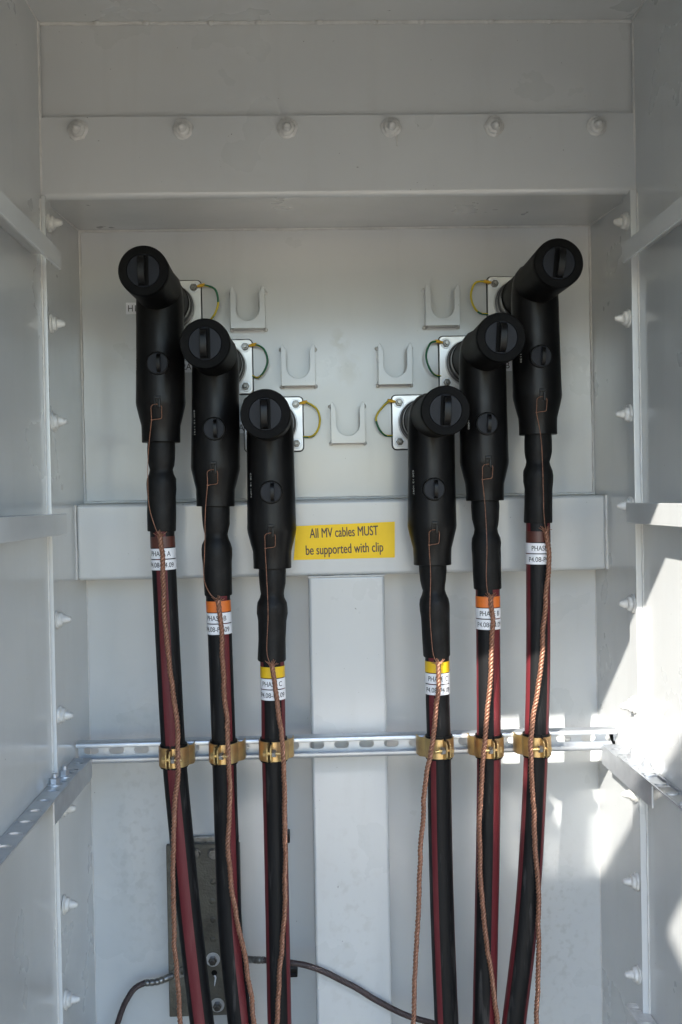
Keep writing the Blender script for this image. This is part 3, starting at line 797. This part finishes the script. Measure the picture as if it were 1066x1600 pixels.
# ------------------------------------------------------------------ sign and wall tags
sg = thing('warning_sign', 'yellow sign reading All MV cables MUST be supported with clip', 'sign', (.0025, -.0805, -.073))
cnr = [P(463, 822, -.0806), P(617, 815, -.0806), P(617, 871, -.0806), P(459, 875, -.0806)]
pl = [(p.x - .0025, p.z + .073) for p in cnr]
link('plaque', move(shape(pl, thick=.0012), (0, -.0012, 0)), 'sign', sg)
rt = Matrix.Rotation(-math.atan2(cnr[1].z - cnr[0].z, cnr[1].x - cnr[0].x), 3, 'Y')
for txt, wd, px, py in (('All MV cables MUST', .119, 537.5, 831), ('be supported with clip', .1345, 538.5, 857)):
    p = P(px, py, -.082); b = text_bm(txt, wd, .0163, bold=.00028)
    bmesh.ops.rotate(b, verts=b.verts, matrix=rt, cent=(0, 0, 0)); move(b, (p.x - .0025, -.0016, p.z + .073))
    link('lettering', b, 'brownink', sg, smooth=0)

def wall_tag(px, py, txt, label, wd=.034, h=.021):
    c = P(px, py, 0)
    t = thing('wall_tag', label, 'tag', (c.x, -.0005, c.z), 'white tags stuck beside the bushings')
    link('tape', boxm((-wd / 2, -.0008, -h / 2), (wd / 2, 0, h / 2), .0003, 1), 'white', t)
    b = text_bm(txt, .026, .0112); move(b, (0, -.0011, 0)); link('lettering', b, 'ink', t, smooth=0)
wall_tag(212, 482, 'H1A', 'white H1 tag beside the highest left connector, partly behind it')
wall_tag(288, 573, 'H2A', 'white 2A tag between the two outer left connectors, mostly hidden')
wall_tag(370, 668, 'H3A', 'small white A tag left of the lowest left connector, mostly hidden')
wall_tag(785, 571, 'H2B', 'white 2B tag between the two outer right connectors, mostly hidden')

# ------------------------------------------------------------------ earth bar with its two conductors
eb = P(320, 1453, -.02); w2, h2 = .066, .155
ebar = thing('earth_plate', 'dull dark metal earthing plate bolted low on the back panel behind the left cables', 'plate', (eb.x, 0, eb.z))
link('bar', boxm((-w2, -.021, -h2), (w2, -.012, h2), .001, 1), 'earthbar', ebar)
link('top_strap', boxm((-.022, -.0115, h2 - .03), (w2 - .002, -.004, h2 + .011), .002), 'tinned', ebar)
for px, py in ((305, 1334), (333, 1334)):
    p = P(px, py, -.022)
    link('bolt', lathem([(-.004, .0098), (.003, .0098), (.004, .0085), (.0065, .0078), (.007, .0)], p - Vector((eb.x, 0, eb.z)), (0, -1, 0), 20, wob=.1), 'tinned', ebar)
for px, py, r in ((333, 1378, .005), (332, 1408, .0055), (333, 1437, .005), (333, 1468, .005)):
    p = P(px, py, -.0212)
    link('rivet', lathem([(0, r), (.001, r * .95), (.0016, r * .6), (.0018, 0)], p - Vector((eb.x, 0, eb.z)), (0, -1, 0), 16), 'earthbar', ebar, smooth=60)
for px, py in ((333, 1499), (340, 1570)):
    p = P(px, py, -.022) - Vector((eb.x, 0, eb.z))
    b = link('bolt', lathem([(0, .0125), (.0018, .0125), (.002, .0118)], p, (0, -1, 0), 24), 'zinc', ebar)
    link('nut', lathem([(.0019, .0078), (.009, .008), (.0098, .0068)], p, (0, -1, 0), 6), 'nut', b, smooth=20)
    link('stud', lathem([(.009, .0046), (.016, .0046), (.017, .0035)], p, (0, -1, 0), 12), 'nut', b)
p = P(335, 1524, -.0215) - Vector((eb.x, 0, eb.z))
bm = bmesh.new(); tube(bm, spline([p, p + Vector((.0022, -.0003, -.004)), p + Vector((.001, -.0003, -.012)), p + Vector((0, -.0003, -.019))], .002), lambda s, L: .0017 - .001 * s / L, 8)
link('paint_mark', bm, 'white', ebar, smooth=80)
# dark disc on the plate for its bolt hole
p = P(335, 1520, -.0214) - Vector((eb.x, 0, eb.z))
link('bolt_hole', lathem([(0, .0052), (.0004, .0052)], p, (0, -1, 0), 16), 'rubber', ebar)

def earth_cable(label, pts, lug, seed):
    o0 = P(*pts[0])
    t = thing('earth_cable', label, 'cable', o0, 'dark earth conductors from the metal plate')
    bm = bmesh.new(); cord(bm, [P(*p) - o0 for p in pts], r=.0022, strands=7, off=.0031, pitch=.05, n=6)
    path = spline([P(*p) - o0 for p in pts], .006); tube(bm, path, .0042, 12)
    link('sheath', bm, 'brownwire', t, smooth=60)
    lp = [P(*p) - o0 for p in lug]; path = spline(lp, .0015); b = bmesh.new()
    tube(b, path, lambda s, L: .0062 - (.0011 if (s % .0085) < .0018 and s < L * .8 else 0), 16)
    l_ = link('crimp_lug', b, 'tinned', t, smooth=60)
    e = lp[-1]; dv = (lp[-1] - lp[-2]).normalized()
    b = shape(rrect(-.004, -.008, .030, .008, .0075), [capsule(.019, 0, .009, .0088)], .003)
    an = math.atan2(dv.z, dv.x)
    bmesh.ops.rotate(b, verts=b.verts, matrix=Matrix.Rotation(-an, 3, 'Y'), cent=(0, 0, 0)); move(b, e + Vector((0, -.001, 0)))
    link('palm', b, 'tinned', l_)
earth_cable('dark earth conductor curving down from the left side of the metal plate', [(228, 1535, -.035), (213, 1543, -.037), (199, 1562, -.038), (188, 1585, -.038), (180, 1615, -.038), (176, 1660, -.035), (175, 1740, -.03)],
            [(226, 1536, -.035), (245, 1534, -.035), (262, 1528, -.032), (270, 1524, -.028)], 0)
earth_cable('dark earth conductor sloping across the centre post from the metal plate to lower right', [(412, 1500, -.088), (455, 1504, -.094), (490, 1512, -.094), (540, 1535, -.093), (590, 1564, -.092), (640, 1588, -.092), (680, 1600, -.092), (730, 1618, -.085), (800, 1660, -.07)],
            [(416, 1500, -.088), (400, 1500, -.080), (386, 1499, -.065), (374, 1499, -.04)], 1)

# black clips by the post
for px0, px1, py0, py1, lb in ((444, 453, 1303, 1318, 'upper small black clip by the centre post, half behind the cable'), (450, 465, 1514, 1528, 'lower small black clip by the centre post, just under the dark earth conductor')):
    a = P(px0 - 6, py1, -.03); b = P(px1, py0, -.03)
    t = thing('black_clip', lb, 'clip', (a.x, 0, a.z), 'small black clips')
    wd = b.x - a.x; hh = b.z - a.z
    link('housing', boxm((0, -.030, 0), (wd, -.0005, hh), .0015), 'rubber', t)
    link('tongue', boxm((wd * .4, -.0325, hh * .3), (wd - .003, -.0302, hh * .55), .0005, 1), 'plug', t)
